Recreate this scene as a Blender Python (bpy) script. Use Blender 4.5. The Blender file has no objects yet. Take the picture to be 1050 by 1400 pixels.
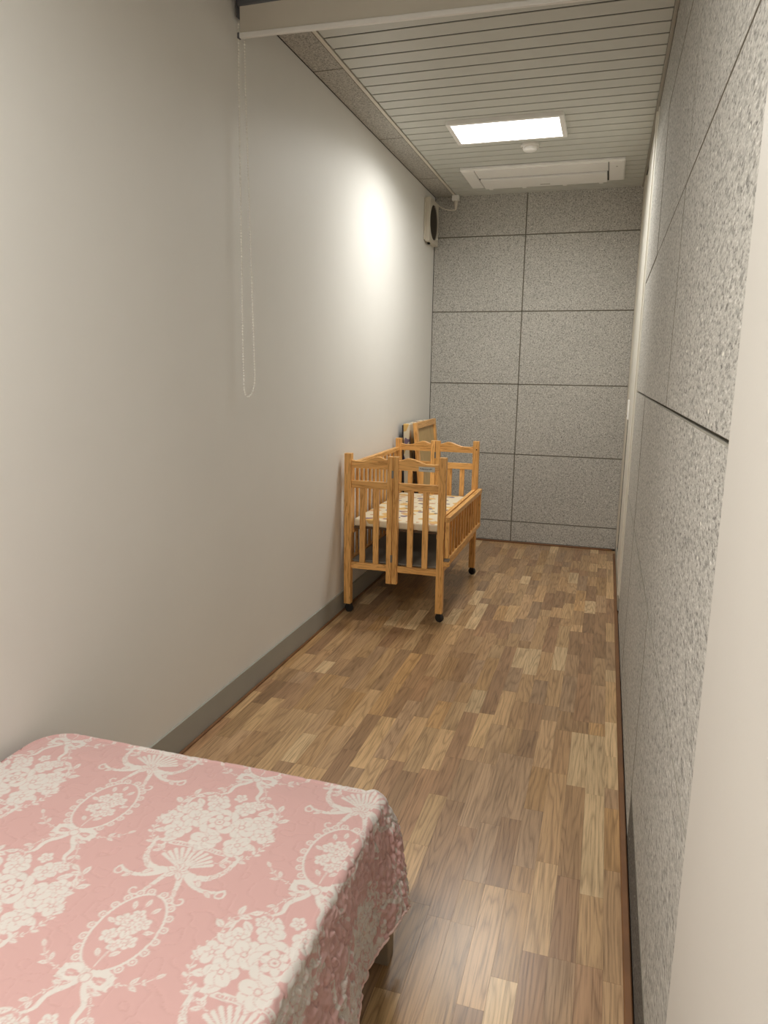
import bpy, bmesh, math, random
import numpy as np
from mathutils import Vector, Matrix

random.seed(7)
rng = np.random.RandomState(11)
scene = bpy.context.scene
COL = scene.collection

# ------------------------------------------------------------------ camera
CAM = Vector((1.4654, 0.0, 1.4387))
YAW, PITCH, ROLL, FPX = 0.2975, 0.1944, 0.0151, 973.05
W, D, H = 1.6257, 6.0865, 2.85           # room width, distance to back wall, ceiling height
Y0 = -1.6                                # wall behind the camera
_cy, _sy, _cp, _sp = math.cos(YAW), math.sin(YAW), math.cos(PITCH), math.sin(PITCH)
_f = Vector((-_sy*_cp, _cy*_cp, -_sp)); _r = Vector((_cy, _sy, 0)); _u = _r.cross(_f)
_r2 = math.cos(ROLL)*_r + math.sin(ROLL)*_u
_u2 = -math.sin(ROLL)*_r + math.cos(ROLL)*_u
cam_data = bpy.data.cameras.new('camera')
cam_data.sensor_fit = 'AUTO'; cam_data.sensor_width = 36.0
cam_data.lens = 36.0*FPX/1400.0
cam_data.clip_start = 0.02
cam = bpy.data.objects.new('camera', cam_data); COL.objects.link(cam)
M = Matrix((( _r2.x, _u2.x, -_f.x, CAM.x), (_r2.y, _u2.y, -_f.y, CAM.y), (_r2.z, _u2.z, -_f.z, CAM.z), (0, 0, 0, 1)))
cam.matrix_world = M
scene.camera = cam

# ------------------------------------------------------------------ world, exposure
world = bpy.data.worlds.new('world'); scene.world = world
world.use_nodes = True
world.node_tree.nodes['Background'].inputs[0].default_value = (0.05, 0.05, 0.05, 1)
world.node_tree.nodes['Background'].inputs[1].default_value = 0.2
vs = scene.view_settings
vs.view_transform = 'Standard'; vs.look = 'None'; vs.gamma = 1.0; vs.use_curve_mapping = False
vs.exposure = 1.74
LAMP_FAR = 5.8                           # watts of the ceiling lamp in view
LAMP_NEAR = 11.0                         # its twin over the bed, above the frame
LAMP_COLOR = (1.0, 0.99, 0.955, 1)
NEAR_X, NEAR_Y = 0.55, 0.25

# ------------------------------------------------------------------ helpers: materials
def lin(r, g, b):
    f = lambda c: (c/255/12.92) if c/255 <= 0.04045 else ((c/255+0.055)/1.055)**2.4
    return (f(r), f(g), f(b), 1)

def newmat(name):
    m = bpy.data.materials.new(name); m.use_nodes = True
    nt = m.node_tree; b = nt.nodes['Principled BSDF']
    return m, nt, b

def N(nt, kind, **kw):
    n = nt.nodes.new(kind)
    for k, v in kw.items():
        if hasattr(n, k): setattr(n, k, v)
        else: n.inputs[k.replace('_', ' ')].default_value = v
    return n

def ramp(nt, stops):
    n = nt.nodes.new('ShaderNodeValToRGB')
    e = n.color_ramp.elements
    while len(e) < len(stops): e.new(0.5)
    for i, (p, c) in enumerate(stops):
        e[i].position = p; e[i].color = c
    return n

def mix(nt, a, b, fac, blend='MIX'):
    n = nt.nodes.new('ShaderNodeMix'); n.data_type = 'RGBA'; n.blend_type = blend
    for sock, v in ((n.inputs[6], a), (n.inputs[7], b), (n.inputs[0], fac)):
        if hasattr(v, 'is_output'): nt.links.new(v, sock)
        else: sock.default_value = v
    return n.outputs[2]

def math_n(nt, op, a, b=0.0):
    n = nt.nodes.new('ShaderNodeMath'); n.operation = op
    for i, v in enumerate((a, b)):
        if hasattr(v, 'is_output'): nt.links.new(v, n.inputs[i])
        else: n.inputs[i].default_value = v
    return n.outputs[0]

def bump(nt, bsdf, height, strength, dist=0.002):
    n = nt.nodes.new('ShaderNodeBump'); n.inputs['Strength'].default_value = strength
    n.inputs['Distance'].default_value = dist
    nt.links.new(height, n.inputs['Height']); nt.links.new(n.outputs[0], bsdf.inputs['Normal'])

def mapping(nt, src, scale):
    n = nt.nodes.new('ShaderNodeMapping'); n.inputs['Scale'].default_value = scale
    nt.links.new(src, n.inputs['Vector']); return n.outputs[0]

def flat(name, rgb, rough=0.5, metal=0.0, spec=0.5, noise=0.0):
    m, nt, b = newmat(name)
    c = lin(*rgb)
    b.inputs['Roughness'].default_value = rough; b.inputs['Metallic'].default_value = metal
    b.inputs['Specular IOR Level'].default_value = spec
    g = N(nt, 'ShaderNodeNewGeometry')
    n = N(nt, 'ShaderNodeTexNoise', Scale=9.0, Detail=4.0)
    nt.links.new(g.outputs['Position'], n.inputs['Vector'])
    k = max(noise, 0.02)
    rp = ramp(nt, [(0.3, tuple(x*(1-k) for x in c[:3])+(1,)), (0.7, tuple(min(1, x*(1+k)) for x in c[:3])+(1,))])
    nt.links.new(n.outputs['Fac'], rp.inputs['Fac'])
    nt.links.new(rp.outputs[0], b.inputs['Base Color'])
    return m

def wall_paint(name, rgb, rough=0.55):
    m, nt, b = newmat(name)
    c = lin(*rgb)
    g = N(nt, 'ShaderNodeNewGeometry')
    n = N(nt, 'ShaderNodeTexNoise', Scale=1.6, Detail=5.0, Roughness=0.6)
    nt.links.new(g.outputs['Position'], n.inputs['Vector'])
    rp = ramp(nt, [(0.3, tuple(x*0.965 for x in c[:3])+(1,)), (0.7, c)])
    nt.links.new(n.outputs['Fac'], rp.inputs['Fac'])
    nt.links.new(rp.outputs[0], b.inputs['Base Color'])
    b.inputs['Roughness'].default_value = rough; b.inputs['Specular IOR Level'].default_value = 0.3
    n2 = N(nt, 'ShaderNodeTexNoise', Scale=220.0, Detail=3.0)
    nt.links.new(g.outputs['Position'], n2.inputs['Vector'])
    bump(nt, b, n2.outputs['Fac'], 0.06)
    return m

def acoustic(name, base, dark, light, stretch=1.0):
    m, nt, b = newmat(name)
    g = N(nt, 'ShaderNodeNewGeometry')
    pos = mapping(nt, g.outputs['Position'], (1.0, stretch, 1.0))
    rt = nt.nodes.new('ShaderNodeMapping'); rt.inputs['Rotation'].default_value = (0.52, 0.37, 0.71)
    nt.links.new(pos, rt.inputs['Vector']); pos = rt.outputs[0]
    n1 = N(nt, 'ShaderNodeTexNoise', Scale=150.0, Detail=2.0, Roughness=0.7)
    n2 = N(nt, 'ShaderNodeTexNoise', Scale=85.0, Detail=2.0, Roughness=0.6)
    n3 = N(nt, 'ShaderNodeTexNoise', Scale=1.3, Detail=3.0)
    for n in (n1, n2, n3): nt.links.new(pos, n.inputs['Vector'])
    vo = N(nt, 'ShaderNodeTexVoronoi', Scale=75.0); nt.links.new(pos, vo.inputs['Vector'])
    r1 = ramp(nt, [(0.30, lin(*dark)), (0.46, lin(*base)), (0.56, lin(*base)), (0.70, lin(*light))])
    nt.links.new(n1.outputs['Fac'], r1.inputs['Fac'])
    r2 = ramp(nt, [(0.36, (0.55, 0.55, 0.55, 1)), (0.48, (1, 1, 1, 1))])
    nt.links.new(n2.outputs['Fac'], r2.inputs['Fac'])
    c = mix(nt, r1.outputs[0], r2.outputs[0], 0.7, 'MULTIPLY')
    rv = ramp(nt, [(0.955, (0, 0, 0, 1)), (0.985, (1, 1, 1, 1))])
    sp = N(nt, 'ShaderNodeSeparateColor'); nt.links.new(vo.outputs['Color'], sp.inputs[0])
    nt.links.new(sp.outputs[0], rv.inputs['Fac'])
    dsm = ramp(nt, [(0.18, (1, 1, 1, 1)), (0.34, (0, 0, 0, 1))])
    nt.links.new(vo.outputs['Distance'], dsm.inputs['Fac'])
    fk = math_n(nt, 'MULTIPLY', rv.outputs[0], dsm.outputs[0])
    c = mix(nt, c, lin(235, 232, 222), fk)
    rb = ramp(nt, [(0.3, (0.93, 0.93, 0.92, 1)), (0.7, (1.04, 1.04, 1.03, 1))])
    nt.links.new(n3.outputs['Fac'], rb.inputs['Fac'])
    c = mix(nt, c, rb.outputs[0], 1.0, 'MULTIPLY')
    nt.links.new(c, b.inputs['Base Color'])
    b.inputs['Roughness'].default_value = 0.9; b.inputs['Specular IOR Level'].default_value = 0.15
    h = math_n(nt, 'ADD', n1.outputs['Fac'], n2.outputs['Fac'])
    bump(nt, b, h, 0.5, 0.003)
    return m

def floor_wood(name, from_object):
    m, nt, b = newmat(name)
    if from_object:
        oi = N(nt, 'ShaderNodeObjectInfo'); colr = oi.outputs['Color']
    else:
        at = N(nt, 'ShaderNodeAttribute', attribute_name='strip_tint'); colr = at.outputs['Color']
    sp = N(nt, 'ShaderNodeSeparateColor'); nt.links.new(colr, sp.inputs[0])
    off = math_n(nt, 'ADD', math_n(nt, 'MULTIPLY', sp.outputs[0], 713.0), math_n(nt, 'MULTIPLY', sp.outputs[1], 391.0))
    g = N(nt, 'ShaderNodeNewGeometry')
    cb = N(nt, 'ShaderNodeCombineXYZ'); nt.links.new(off, cb.inputs[2]); nt.links.new(math_n(nt, 'MULTIPLY', off, 0.37), cb.inputs[1])
    va = nt.nodes.new('ShaderNodeVectorMath'); va.operation = 'ADD'
    nt.links.new(g.outputs['Position'], va.inputs[0]); nt.links.new(cb.outputs[0], va.inputs[1])
    v1 = mapping(nt, va.outputs[0], (13, 1.0, 1))
    n0 = N(nt, 'ShaderNodeTexNoise', Scale=1.0, Detail=2.0, Roughness=0.5); nt.links.new(v1, n0.inputs['Vector'])
    # cathedral rings: contour lines of a stretched noise
    rings = math_n(nt, 'FRACT', math_n(nt, 'MULTIPLY', n0.outputs['Fac'], 13.0))
    rr = ramp(nt, [(0.0, (0.52, 0.47, 0.42, 1)), (0.16, (0.86, 0.85, 0.83, 1)), (0.45, (1.07, 1.07, 1.07, 1)), (0.80, (1.0, 1.0, 1.0, 1)), (1.0, (0.58, 0.53, 0.48, 1))])
    nt.links.new(rings, rr.inputs['Fac'])
    v2 = mapping(nt, va.outputs[0], (230, 6, 1))
    n2 = N(nt, 'ShaderNodeTexNoise', Scale=1.0, Detail=4.0, Roughness=0.65); nt.links.new(v2, n2.inputs['Vector'])
    rf = ramp(nt, [(0.32, (0.55, 0.52, 0.48, 1)), (0.48, (1, 1, 1, 1)), (0.70, (1.2, 1.2, 1.2, 1))])
    nt.links.new(n2.outputs['Fac'], rf.inputs['Fac'])
    v3 = mapping(nt, va.outputs[0], (6, 1.2, 1))
    n3 = N(nt, 'ShaderNodeTexNoise', Scale=1.0, Detail=2.0); nt.links.new(v3, n3.inputs['Vector'])
    r3 = ramp(nt, [(0.3, (0.86, 0.84, 0.82, 1)), (0.7, (1.1, 1.1, 1.1, 1))]); nt.links.new(n3.outputs['Fac'], r3.inputs['Fac'])
    c = mix(nt, colr, rr.outputs[0], 0.62, 'MULTIPLY')
    c = mix(nt, c, rf.outputs[0], 0.85, 'MULTIPLY')
    c = mix(nt, c, r3.outputs[0], 1.0, 'MULTIPLY')
    nt.links.new(c, b.inputs['Base Color'])
    b.inputs['Roughness'].default_value = 0.29; b.inputs['Specular IOR Level'].default_value = 0.6
    bump(nt, b, n2.outputs['Fac'], 0.10, 0.001)
    return m

def bar_wood(name, axis, base, dark, rough=0.35):
    m, nt, b = newmat(name)
    tc = N(nt, 'ShaderNodeTexCoord'); oi = N(nt, 'ShaderNodeObjectInfo')
    off = math_n(nt, 'MULTIPLY', oi.outputs['Random'], 57.0)
    cb = N(nt, 'ShaderNodeCombineXYZ')
    for i in range(3): nt.links.new(off, cb.inputs[i])
    va = nt.nodes.new('ShaderNodeVectorMath'); va.operation = 'ADD'
    nt.links.new(tc.outputs['Object'], va.inputs[0]); nt.links.new(cb.outputs[0], va.inputs[1])
    sc = [55, 55, 55]; sc[axis] = 3.5
    n = N(nt, 'ShaderNodeTexNoise', Scale=1.0, Detail=3.0, Distortion=0.6); nt.links.new(mapping(nt, va.outputs[0], sc), n.inputs['Vector'])
    ring = math_n(nt, 'FRACT', math_n(nt, 'MULTIPLY', n.outputs['Fac'], 5.0))
    rp = ramp(nt, [(0.0, lin(*dark)), (0.25, lin(*base)), (0.8, lin(*[min(255, x*1.05) for x in base])), (1.0, lin(*dark))])
    nt.links.new(ring, rp.inputs['Fac'])
    tint = ramp(nt, [(0.0, (0.84, 0.79, 0.72, 1)), (1.0, (1.08, 1.06, 1.04, 1))]); nt.links.new(oi.outputs['Random'], tint.inputs['Fac'])
    c = mix(nt, rp.outputs[0], tint.outputs[0], 0.8, 'MULTIPLY')
    nt.links.new(c, b.inputs['Base Color'])
    b.inputs['Roughness'].default_value = rough; b.inputs['Specular IOR Level'].default_value = 0.4
    return m

def cartoon_cloth(name):
    m, nt, b = newmat(name)
    tc = N(nt, 'ShaderNodeTexCoord')
    base = lin(232, 222, 196)
    last = base
    for scale, thr, rad, colr, seed in ((10, 0.36, 0.44, lin(224, 184, 112), 0), (12.5, 0.55, 0.34, lin(128, 112, 132), 4.3), (14, 0.55, 0.32, lin(206, 164, 122), 9.1), (15, 0.62, 0.24, lin(58, 54, 64), 14.7)):
        mp = nt.nodes.new('ShaderNodeMapping'); mp.inputs['Location'].default_value = (seed, seed*1.7, 0)
        mp.inputs['Scale'].default_value = (scale, scale*1.15, scale*0.6)
        nt.links.new(tc.outputs['Object'], mp.inputs['Vector'])
        nz = N(nt, 'ShaderNodeTexNoise', Scale=2.2, Detail=1.0); nt.links.new(mp.outputs[0], nz.inputs['Vector'])
        mv = mix(nt, mp.outputs[0], nz.outputs['Color'], 0.35, 'ADD')
        vo = N(nt, 'ShaderNodeTexVoronoi', Scale=1.0); nt.links.new(mv, vo.inputs['Vector'])
        sp = N(nt, 'ShaderNodeSeparateColor'); nt.links.new(vo.outputs['Color'], sp.inputs[0])
        a = math_n(nt, 'GREATER_THAN', sp.outputs[1], thr)
        d = math_n(nt, 'LESS_THAN', vo.outputs['Distance'], rad)
        last = mix(nt, last, colr, math_n(nt, 'MULTIPLY', a, d))
    nt.links.new(last, b.inputs['Base Color'])
    b.inputs['Roughness'].default_value = 0.5
    return m

MAT = {
    'wall': wall_paint('wall_paint', (238, 236, 230)),
    'acoustic': acoustic('acoustic_panel', (193, 190, 183), (108, 106, 101), (234, 231, 225)),
    'acoustic_side': acoustic('acoustic_panel_side', (190, 187, 180), (124, 121, 116), (222, 219, 213), 0.40),
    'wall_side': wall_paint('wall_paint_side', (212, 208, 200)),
    'groove': flat('panel_groove', (136, 131, 119), 0.9),
    'slat': flat('ceiling_slat', (207, 208, 200), 0.45),
    'slat_gap': flat('ceiling_gap', (44, 42, 37), 0.9),
    'trim_white': flat('trim_white', (224, 218, 204), 0.5),
    'trim_gray': flat('trim_gray', (170, 165, 153), 0.5),
    'baseboard': flat('baseboard_gray', (162, 161, 152), 0.45),
    'brown_trim': flat('brown_trim', (122, 84, 52), 0.4, noise=0.15),
    'dirty': acoustic('dirty_panel', (112, 108, 102), (60, 58, 54), (150, 146, 140)),
    'strip': floor_wood('floor_strip', True),
    'strip_far': floor_wood('floor_strip_joined', False),
    'subfloor': flat('subfloor', (52, 38, 28), 0.9),
    'white_plastic': flat('white_plastic', (247, 245, 240), 0.35),
    'pvc': flat('pvc_white', (228, 224, 212), 0.35),
    'offwhite': flat('offwhite_plastic', (214, 206, 190), 0.4),
    'dark': flat('dark_gap', (30, 28, 26), 0.8),
    'grille': flat('grille_brown', (86, 78, 68), 0.6),
    'blind': flat('blind_fabric', (208, 202, 188), 0.8),
    'bar': flat('bar_plastic', (240, 239, 234), 0.4),
    'headrail': flat('headrail_gray', (96, 98, 102), 0.5),
    'bead': flat('bead_plastic', (250, 247, 238), 0.15),
    'rubber': flat('black_rubber', (30, 28, 27), 0.5),
    'steel': flat('steel', (150, 146, 140), 0.35, metal=0.9),
    'plywood': bar_wood('plywood', 2, (206, 178, 128), (194, 164, 112), 0.5),
    'cartoon': cartoon_cloth('print_cloth'),
    'navy': flat('navy_edge', (36, 34, 44), 0.6),
    'board_dark': flat('crib_board', (92, 72, 52), 0.7),
    'shelf': flat('shelf_gray', (140, 134, 124), 0.6),
    'sticker': flat('sticker_paper', (206, 204, 196), 0.4),
    'ink': flat('sticker_ink', (110, 112, 112), 0.5),
    'bedframe': flat('bed_frame', (146, 132, 114), 0.5),
    'mattress': flat('mattress_white', (214, 208, 196), 0.8),
    'detector': flat('detector_white', (228, 224, 216), 0.35),
}
for ax in range(3):
    MAT['pine%d' % ax] = bar_wood('pine_%s' % 'xyz'[ax], ax, (233, 181, 112), (197, 141, 77))

lamp_mat, _nt, _b = newmat('lamp_diffuser')
def emission(name, strength):
    m, nt, b = newmat(name)
    b.inputs['Base Color'].default_value = (0.9, 0.9, 0.9, 1)
    b.inputs['Emission Color'].default_value = LAMP_COLOR
    b.inputs['Emission Strength'].default_value = strength
    return m

# ------------------------------------------------------------------ helpers: objects
WORLD = {}      # world location of every parent, so that children can be placed by world coordinates
def link(name, mesh, loc, parent=None, mat=None):
    o = bpy.data.objects.new(name, mesh); COL.objects.link(o)
    loc = Vector(loc)
    WORLD[o.name] = loc
    if parent is not None:
        o.parent = parent; o.location = loc - WORLD[parent.name]
    else: o.location = loc
    if mat is not None and mesh is not None and len(mesh.materials) == 0: mesh.materials.append(mat)
    return o

def empty(name, loc, label, cat, group=None):
    o = link(name, None, loc)
    o['label'] = label; o['category'] = cat
    if group: o['group'] = group
    return o

def tag(o, label=None, cat=None, group=None, kind=None):
    if label: o['label'] = label
    if cat: o['category'] = cat
    if group: o['group'] = group
    if kind: o['kind'] = kind
    return o

def from_bm(bm, name, smooth=False):
    me = bpy.data.meshes.new(name); bm.normal_update(); bm.to_mesh(me); bm.free()
    if smooth:
        for p in me.polygons: p.use_smooth = True
    return me

def bm_box(bm, x0, y0, z0, x1, y1, z1):
    vs_ = [bm.verts.new(p) for p in ((x0,y0,z0),(x1,y0,z0),(x1,y1,z0),(x0,y1,z0),(x0,y0,z1),(x1,y0,z1),(x1,y1,z1),(x0,y1,z1))]
    for f in ((0,3,2,1),(4,5,6,7),(0,1,5,4),(1,2,6,5),(2,3,7,6),(3,0,4,7)): bm.faces.new([vs_[i] for i in f])

def box_mesh(dx, dy, dz, bevel=0.0, seg=1):
    bm = bmesh.new(); bm_box(bm, -dx/2, -dy/2, -dz/2, dx/2, dy/2, dz/2)
    if bevel: bmesh.ops.bevel(bm, geom=bm.edges[:], offset=bevel, segments=seg, affect='EDGES', profile=0.6)
    return from_bm(bm, 'block')

def box(name, x0, y0, z0, x1, y1, z1, mat, parent=None, bevel=0.0, seg=1):
    me = box_mesh(abs(x1-x0), abs(y1-y0), abs(z1-z0), bevel, seg)
    return link(name, me, ((x0+x1)/2, (y0+y1)/2, (z0+z1)/2), parent, mat)

def tube_mesh(pts, r, sides=8, closed=False):
    bm = bmesh.new(); rings = []
    P = [Vector(p) for p in pts]; n = len(P)
    for i in range(n):
        a = P[(i-1) % n] if (closed or i > 0) else P[i]; b = P[(i+1) % n] if (closed or i < n-1) else P[i]
        t = (b-a).normalized(); ref = Vector((0, 0, 1)) if abs(t.z) < 0.9 else Vector((1, 0, 0))
        u = t.cross(ref).normalized(); v = t.cross(u)
        rr = r[i] if hasattr(r, '__len__') else r
        rings.append([bm.verts.new(P[i] + rr*(math.cos(2*math.pi*k/sides)*u + math.sin(2*math.pi*k/sides)*v)) for k in range(sides)])
    for i in range(n if closed else n-1):
        A, B = rings[i], rings[(i+1) % n]
        for k in range(sides): bm.faces.new((A[k], A[(k+1) % sides], B[(k+1) % sides], B[k]))
    if not closed:
        bm.faces.new(rings[0]); bm.faces.new(list(reversed(rings[-1])))
    bmesh.ops.recalc_face_normals(bm, faces=bm.faces)
    return from_bm(bm, 'tube', True)

def lathe_mesh(profile, axis='z', sides=32):
    """profile: (radius, height) pairs; revolved about the axis."""
    bm = bmesh.new(); rings = []
    for r, h in profile:
        ring = []
        for k in range(sides):
            a = 2*math.pi*k/sides; c, s = r*math.cos(a), r*math.sin(a)
            ring.append(bm.verts.new({'z': (c, s, h), 'x': (h, c, s), 'y': (c, h, s)}[axis]))
        rings.append(ring)
    for A, B in zip(rings, rings[1:]):
        for k in range(sides): bm.faces.new((A[k], A[(k+1) % sides], B[(k+1) % sides], B[k]))
    bm.faces.new(rings[0]); bm.faces.new(rings[-1])
    bmesh.ops.recalc_face_normals(bm, faces=bm.faces)
    return from_bm(bm, 'lathe')

# ------------------------------------------------------------------ room shell
T = 0.10
floor = tag(box('floor', -0.12, Y0, -0.06, W+0.12, D+0.12, -0.0025, MAT['subfloor']), kind='structure')
wall_left = tag(box('wall_left', -T, Y0, 0, 0, D, H, MAT['wall']), kind='structure')
wall_back = tag(box('wall_back', 0.0, D+0.014, 0, W+0.014+T, D+0.014+T, H+0.052, MAT['groove']), kind='structure')
wall_right = tag(box('wall_right', W+0.014, 1.034, 0, W+0.014+T, D+0.014, H+0.05, MAT['groove']), kind='structure')
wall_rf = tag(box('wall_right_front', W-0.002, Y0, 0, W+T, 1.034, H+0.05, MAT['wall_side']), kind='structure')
wall_front = tag(box('wall_front', -T, Y0-T, 0, W+T, Y0, H+0.05, MAT['wall']), kind='structure')
ceiling = tag(box('ceiling', -T, Y0, H+0.050, W+0.114, D+0.114, H+0.12, MAT['slat_gap']), kind='structure')

def panel(name, parent, lo, hi, mat, bevel=0.004):
    o = box(name, *lo, *hi, mat, parent, bevel, 1)
    o.data.materials.append(MAT['groove'])          # dusty joint colour on the chamfers and cut edges
    d = [h_-l_ for l_, h_ in zip(lo, hi)]; ax = d.index(min(d))
    for p in o.data.polygons:
        if abs(p.normal[ax]) < 0.95: p.material_index = 1
    return o

# back wall acoustic panels: two columns, six courses
bz = [0.012, 0.1876, 0.768, 1.353, 1.941, 2.535, H+0.005]
bx = [0.001, 0.7522, W]
g = 0.0008
for i in range(2):
    for k in range(6):
        d = random.uniform(-0.0015, 0.0015)
        panel('acoustic_panel', wall_back, (bx[i]+g, D+d, bz[k]+g), (bx[i+1]-g, D+0.016, bz[k+1]-g), MAT['acoustic'])
# right wall acoustic panels
rz = [0.0, 0.171, 0.7567, 1.3513, 1.9375, 2.525, H+0.005]
ry = [1.034, 2.150, 3.359, 4.36]
for i in range(3):
    for k in range(6):
        d = random.uniform(-0.0008, 0.0008)
        panel('acoustic_panel', wall_right, (W+d, ry[i]+(0.008 if i else 0), rz[k]+0.0026), (W+0.016, ry[i+1]-(0.002 if i < 2 else 0), rz[k+1]-0.0026),
              MAT['dirty'] if (k == 0 and i == 0) else MAT['acoustic_side'], 0.0025)

# white door set flush at the far end of the right wall
door = tag(box('door_1', W+0.006, 4.36, 0.0, W+0.016, D-0.004, H, MAT['pvc']), kind='structure')
box('door_frame', W-0.012, 4.44, 0.11, W+0.016, 4.50, H-0.004, MAT['pvc'], door, 0.003)
box('door_frame', W-0.004, 4.37, 0.11, W+0.016, 4.438, H-0.004, MAT['pvc'], door, 0.003)
box('door_leaf', W-0.008, 4.505, 0.14, W+0.016, 5.22, H-0.06, MAT['pvc'], door, 0.004)
box('door_gap', W-0.001, 5.22, 0.14, W+0.010, 5.60, 1.13, MAT['dark'], door)
box('door_leaf', W-0.003, 5.22, 1.13, W+0.016, 5.75, H-0.06, MAT['pvc'], door, 0.003)
box('door_stile', W-0.004, 5.60, 0.14, W+0.016, 5.75, 1.13, MAT['offwhite'], door, 0.003)
box('door_frame', W-0.006, 5.755, 0.11, W+0.016, D-0.006, H-0.004, MAT['offwhite'], door, 0.003)
box('door_sill', W-0.006, 4.44, 0.012, W+0.016, D-0.02, 0.108, MAT['baseboard'], door, 0.003)
hd = box('handle_plate', W-0.016, 5.30, 1.135, W-0.002, 5.44, 1.27, MAT['white_plastic'], door, 0.003)
box('keyhole', W-0.0175, 5.355, 1.150, W-0.015, 5.375, 1.165, MAT['dark'], hd)

# skirting and trims
tag(box('baseboard_left', 0, Y0, 0.0, 0.009, D-0.001, 0.119, MAT['baseboard'], None, 0.002), kind='structure')
tag(box('trim_1', 0.009, Y0, -0.002, 0.021, D-0.001, 0.010, MAT['brown_trim'], None, 0.003), kind='structure')
tag(box('trim_2', W-0.023, Y0, -0.002, W-0.003, 5.95, 0.010, MAT['brown_trim'], None, 0.003), kind='structure')
tag(box('trim_3', 0.021, D-0.016, -0.002, W-0.03, D-0.003, 0.014, MAT['brown_trim'], None, 0.003), kind='structure')

# ------------------------------------------------------------------ ceiling
PITCH_S = 0.11
slat_me = box_mesh(1.6075-0.186, PITCH_S-0.011, 0.004, 0.0012); slat_me.materials.append(MAT['slat'])
k = -12
for k in range(-5, 26):
    y = 3.2925 + PITCH_S*k
    yc = y + PITCH_S/2
    if y + PITCH_S > D+0.002: break
    link('ceiling_slat', slat_me, ((1.6075+0.186)/2, yc, H+0.002), ceiling)
yl = 3.2925 + PITCH_S*25
if yl < D-0.01: box('ceiling_slat', 0.186, yl+0.0055, H, 1.6075, D-0.001, H+0.004, MAT['slat'], ceiling, 0.0012)
ynear = 3.2925 - 5*PITCH_S
box('ceiling_board', 0.186, Y0, H, 1.6075, ynear-0.003, H+0.02, MAT['slat'], ceiling)
cy = [Y0, -0.03, 1.15, 2.33, 3.495, 4.545, 5.495, D-0.001]
for a, b_ in zip(cy, cy[1:]):
    panel('ceiling_panel', ceiling, (0.002, a+g, H), (0.160, b_-g, H+0.02), MAT['acoustic'], 0.004)
tag(box('trim_4', 0.161, Y0, H-0.004, 0.181, D-0.001, H+0.018, MAT['trim_white'], None, 0.002), kind='structure')
tag(box('trim_5', 1.609, Y0, H-0.006, W-0.001, D-0.001, H+0.018, MAT['trim_gray'], None, 0.002), kind='structure')

# ------------------------------------------------------------------ floor strips
PAL = [(174,142,104),(166,134,97),(159,127,92),(152,119,88),(184,152,111),(170,139,104),(177,146,108),(161,131,99),(148,117,86),(171,136,94),(193,166,128),(156,128,99)]
strips = []
SW = 0.065
board_x = [1.556 - 0.195*i for i in range(-1, 9)]
offs = {0: 1.602, 1: 1.810, 2: 1.25, 3: 0.72, 4: 1.48, 5: 1.02, 6: 0.60, 7: 1.66, 8: 1.2}
for bi in range(-1, 9):
    xr = 1.556 - 0.195*(bi)          # right edge of the board
    if bi == -1: xr = 1.556 + 0.195
    y_end = offs.get(bi, 1.1)
    n0 = math.floor((Y0 - y_end)/1.205)
    for n in range(n0, 6):
        b0, b1 = y_end + n*1.205, y_end + (n+1)*1.205
        for c in range(3):
            x1 = xr - SW*c; x0 = x1 - SW
            x0c, x1c = max(x0, 0.004), min(x1, W-0.002)
            if x1c - x0c < 0.004: continue
            cuts = [b0]; q = b0 + random.uniform(0.10, 0.42)
            while q < b1 - 0.12:
                cuts.append(q); q += random.uniform(0.20, 0.52)
            cuts.append(b1)
            for a, e in zip(cuts, cuts[1:]):
                a, e = max(a, Y0+0.01), min(e, D-0.004)
                if e - a < 0.02: continue
                base = random.choice(PAL); j = random.uniform(0.93, 1.06)
                strips.append((x0c, a, x1c, e, lin(*[v*j*1.10 for v in base]), a == b0 or abs(a-b0) < 1e-6))
def project(P):
    d = Vector(P)-CAM; z = d.dot(_f)
    if z < 0.05: return None
    return 525+FPX*d.dot(_r2)/z, 700-FPX*d.dot(_u2)/z, z
def strip_size(s):
    c = project(((s[0]+s[2])/2, (s[1]+s[3])/2, 0))
    if c is None or not (-40 < c[0] < 900 and 700 < c[1] < 1480): return 0
    if s[0] < 1.02 and s[1] < 1.35: return 0
    if s[0] < 0.95 and s[3] < 2.0 and c[1] > 1075 + (c[0]-520)*0.15: return 0
    return (s[2]-s[0])*(s[3]-s[1])/c[2]**3
strips.sort(key=strip_size, reverse=True)
unit = box_mesh(1, 1, 1); unit.materials.append(MAT['strip'])
gap = 0.0002
for s in strips[:300]:
    o = link('floor_strip', unit, ((s[0]+s[2])/2, (s[1]+s[3])/2, -0.001), floor)
    o.scale = (s[2]-s[0]-2*gap, s[3]-s[1]-2*gap, 0.002); o.color = s[4]
bm = bmesh.new(); cl = bm.loops.layers.float_color.new('strip_tint')
for s in strips[300:]:
    n_before = len(bm.faces)
    bm_box(bm, s[0]+gap, s[1]+gap, -0.002, s[2]-gap, s[3]-gap, 0)
    bm.faces.ensure_lookup_table()
    for f in bm.faces[n_before:]:
        for l in f.loops: l[cl] = s[4]
me = from_bm(bm, 'strips')
for v in me.vertices: v.co -= Vector(WORLD[floor.name])
tag(link('floor_strips_joined', me, WORLD[floor.name], floor, MAT['strip_far']), kind='stuff')

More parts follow.
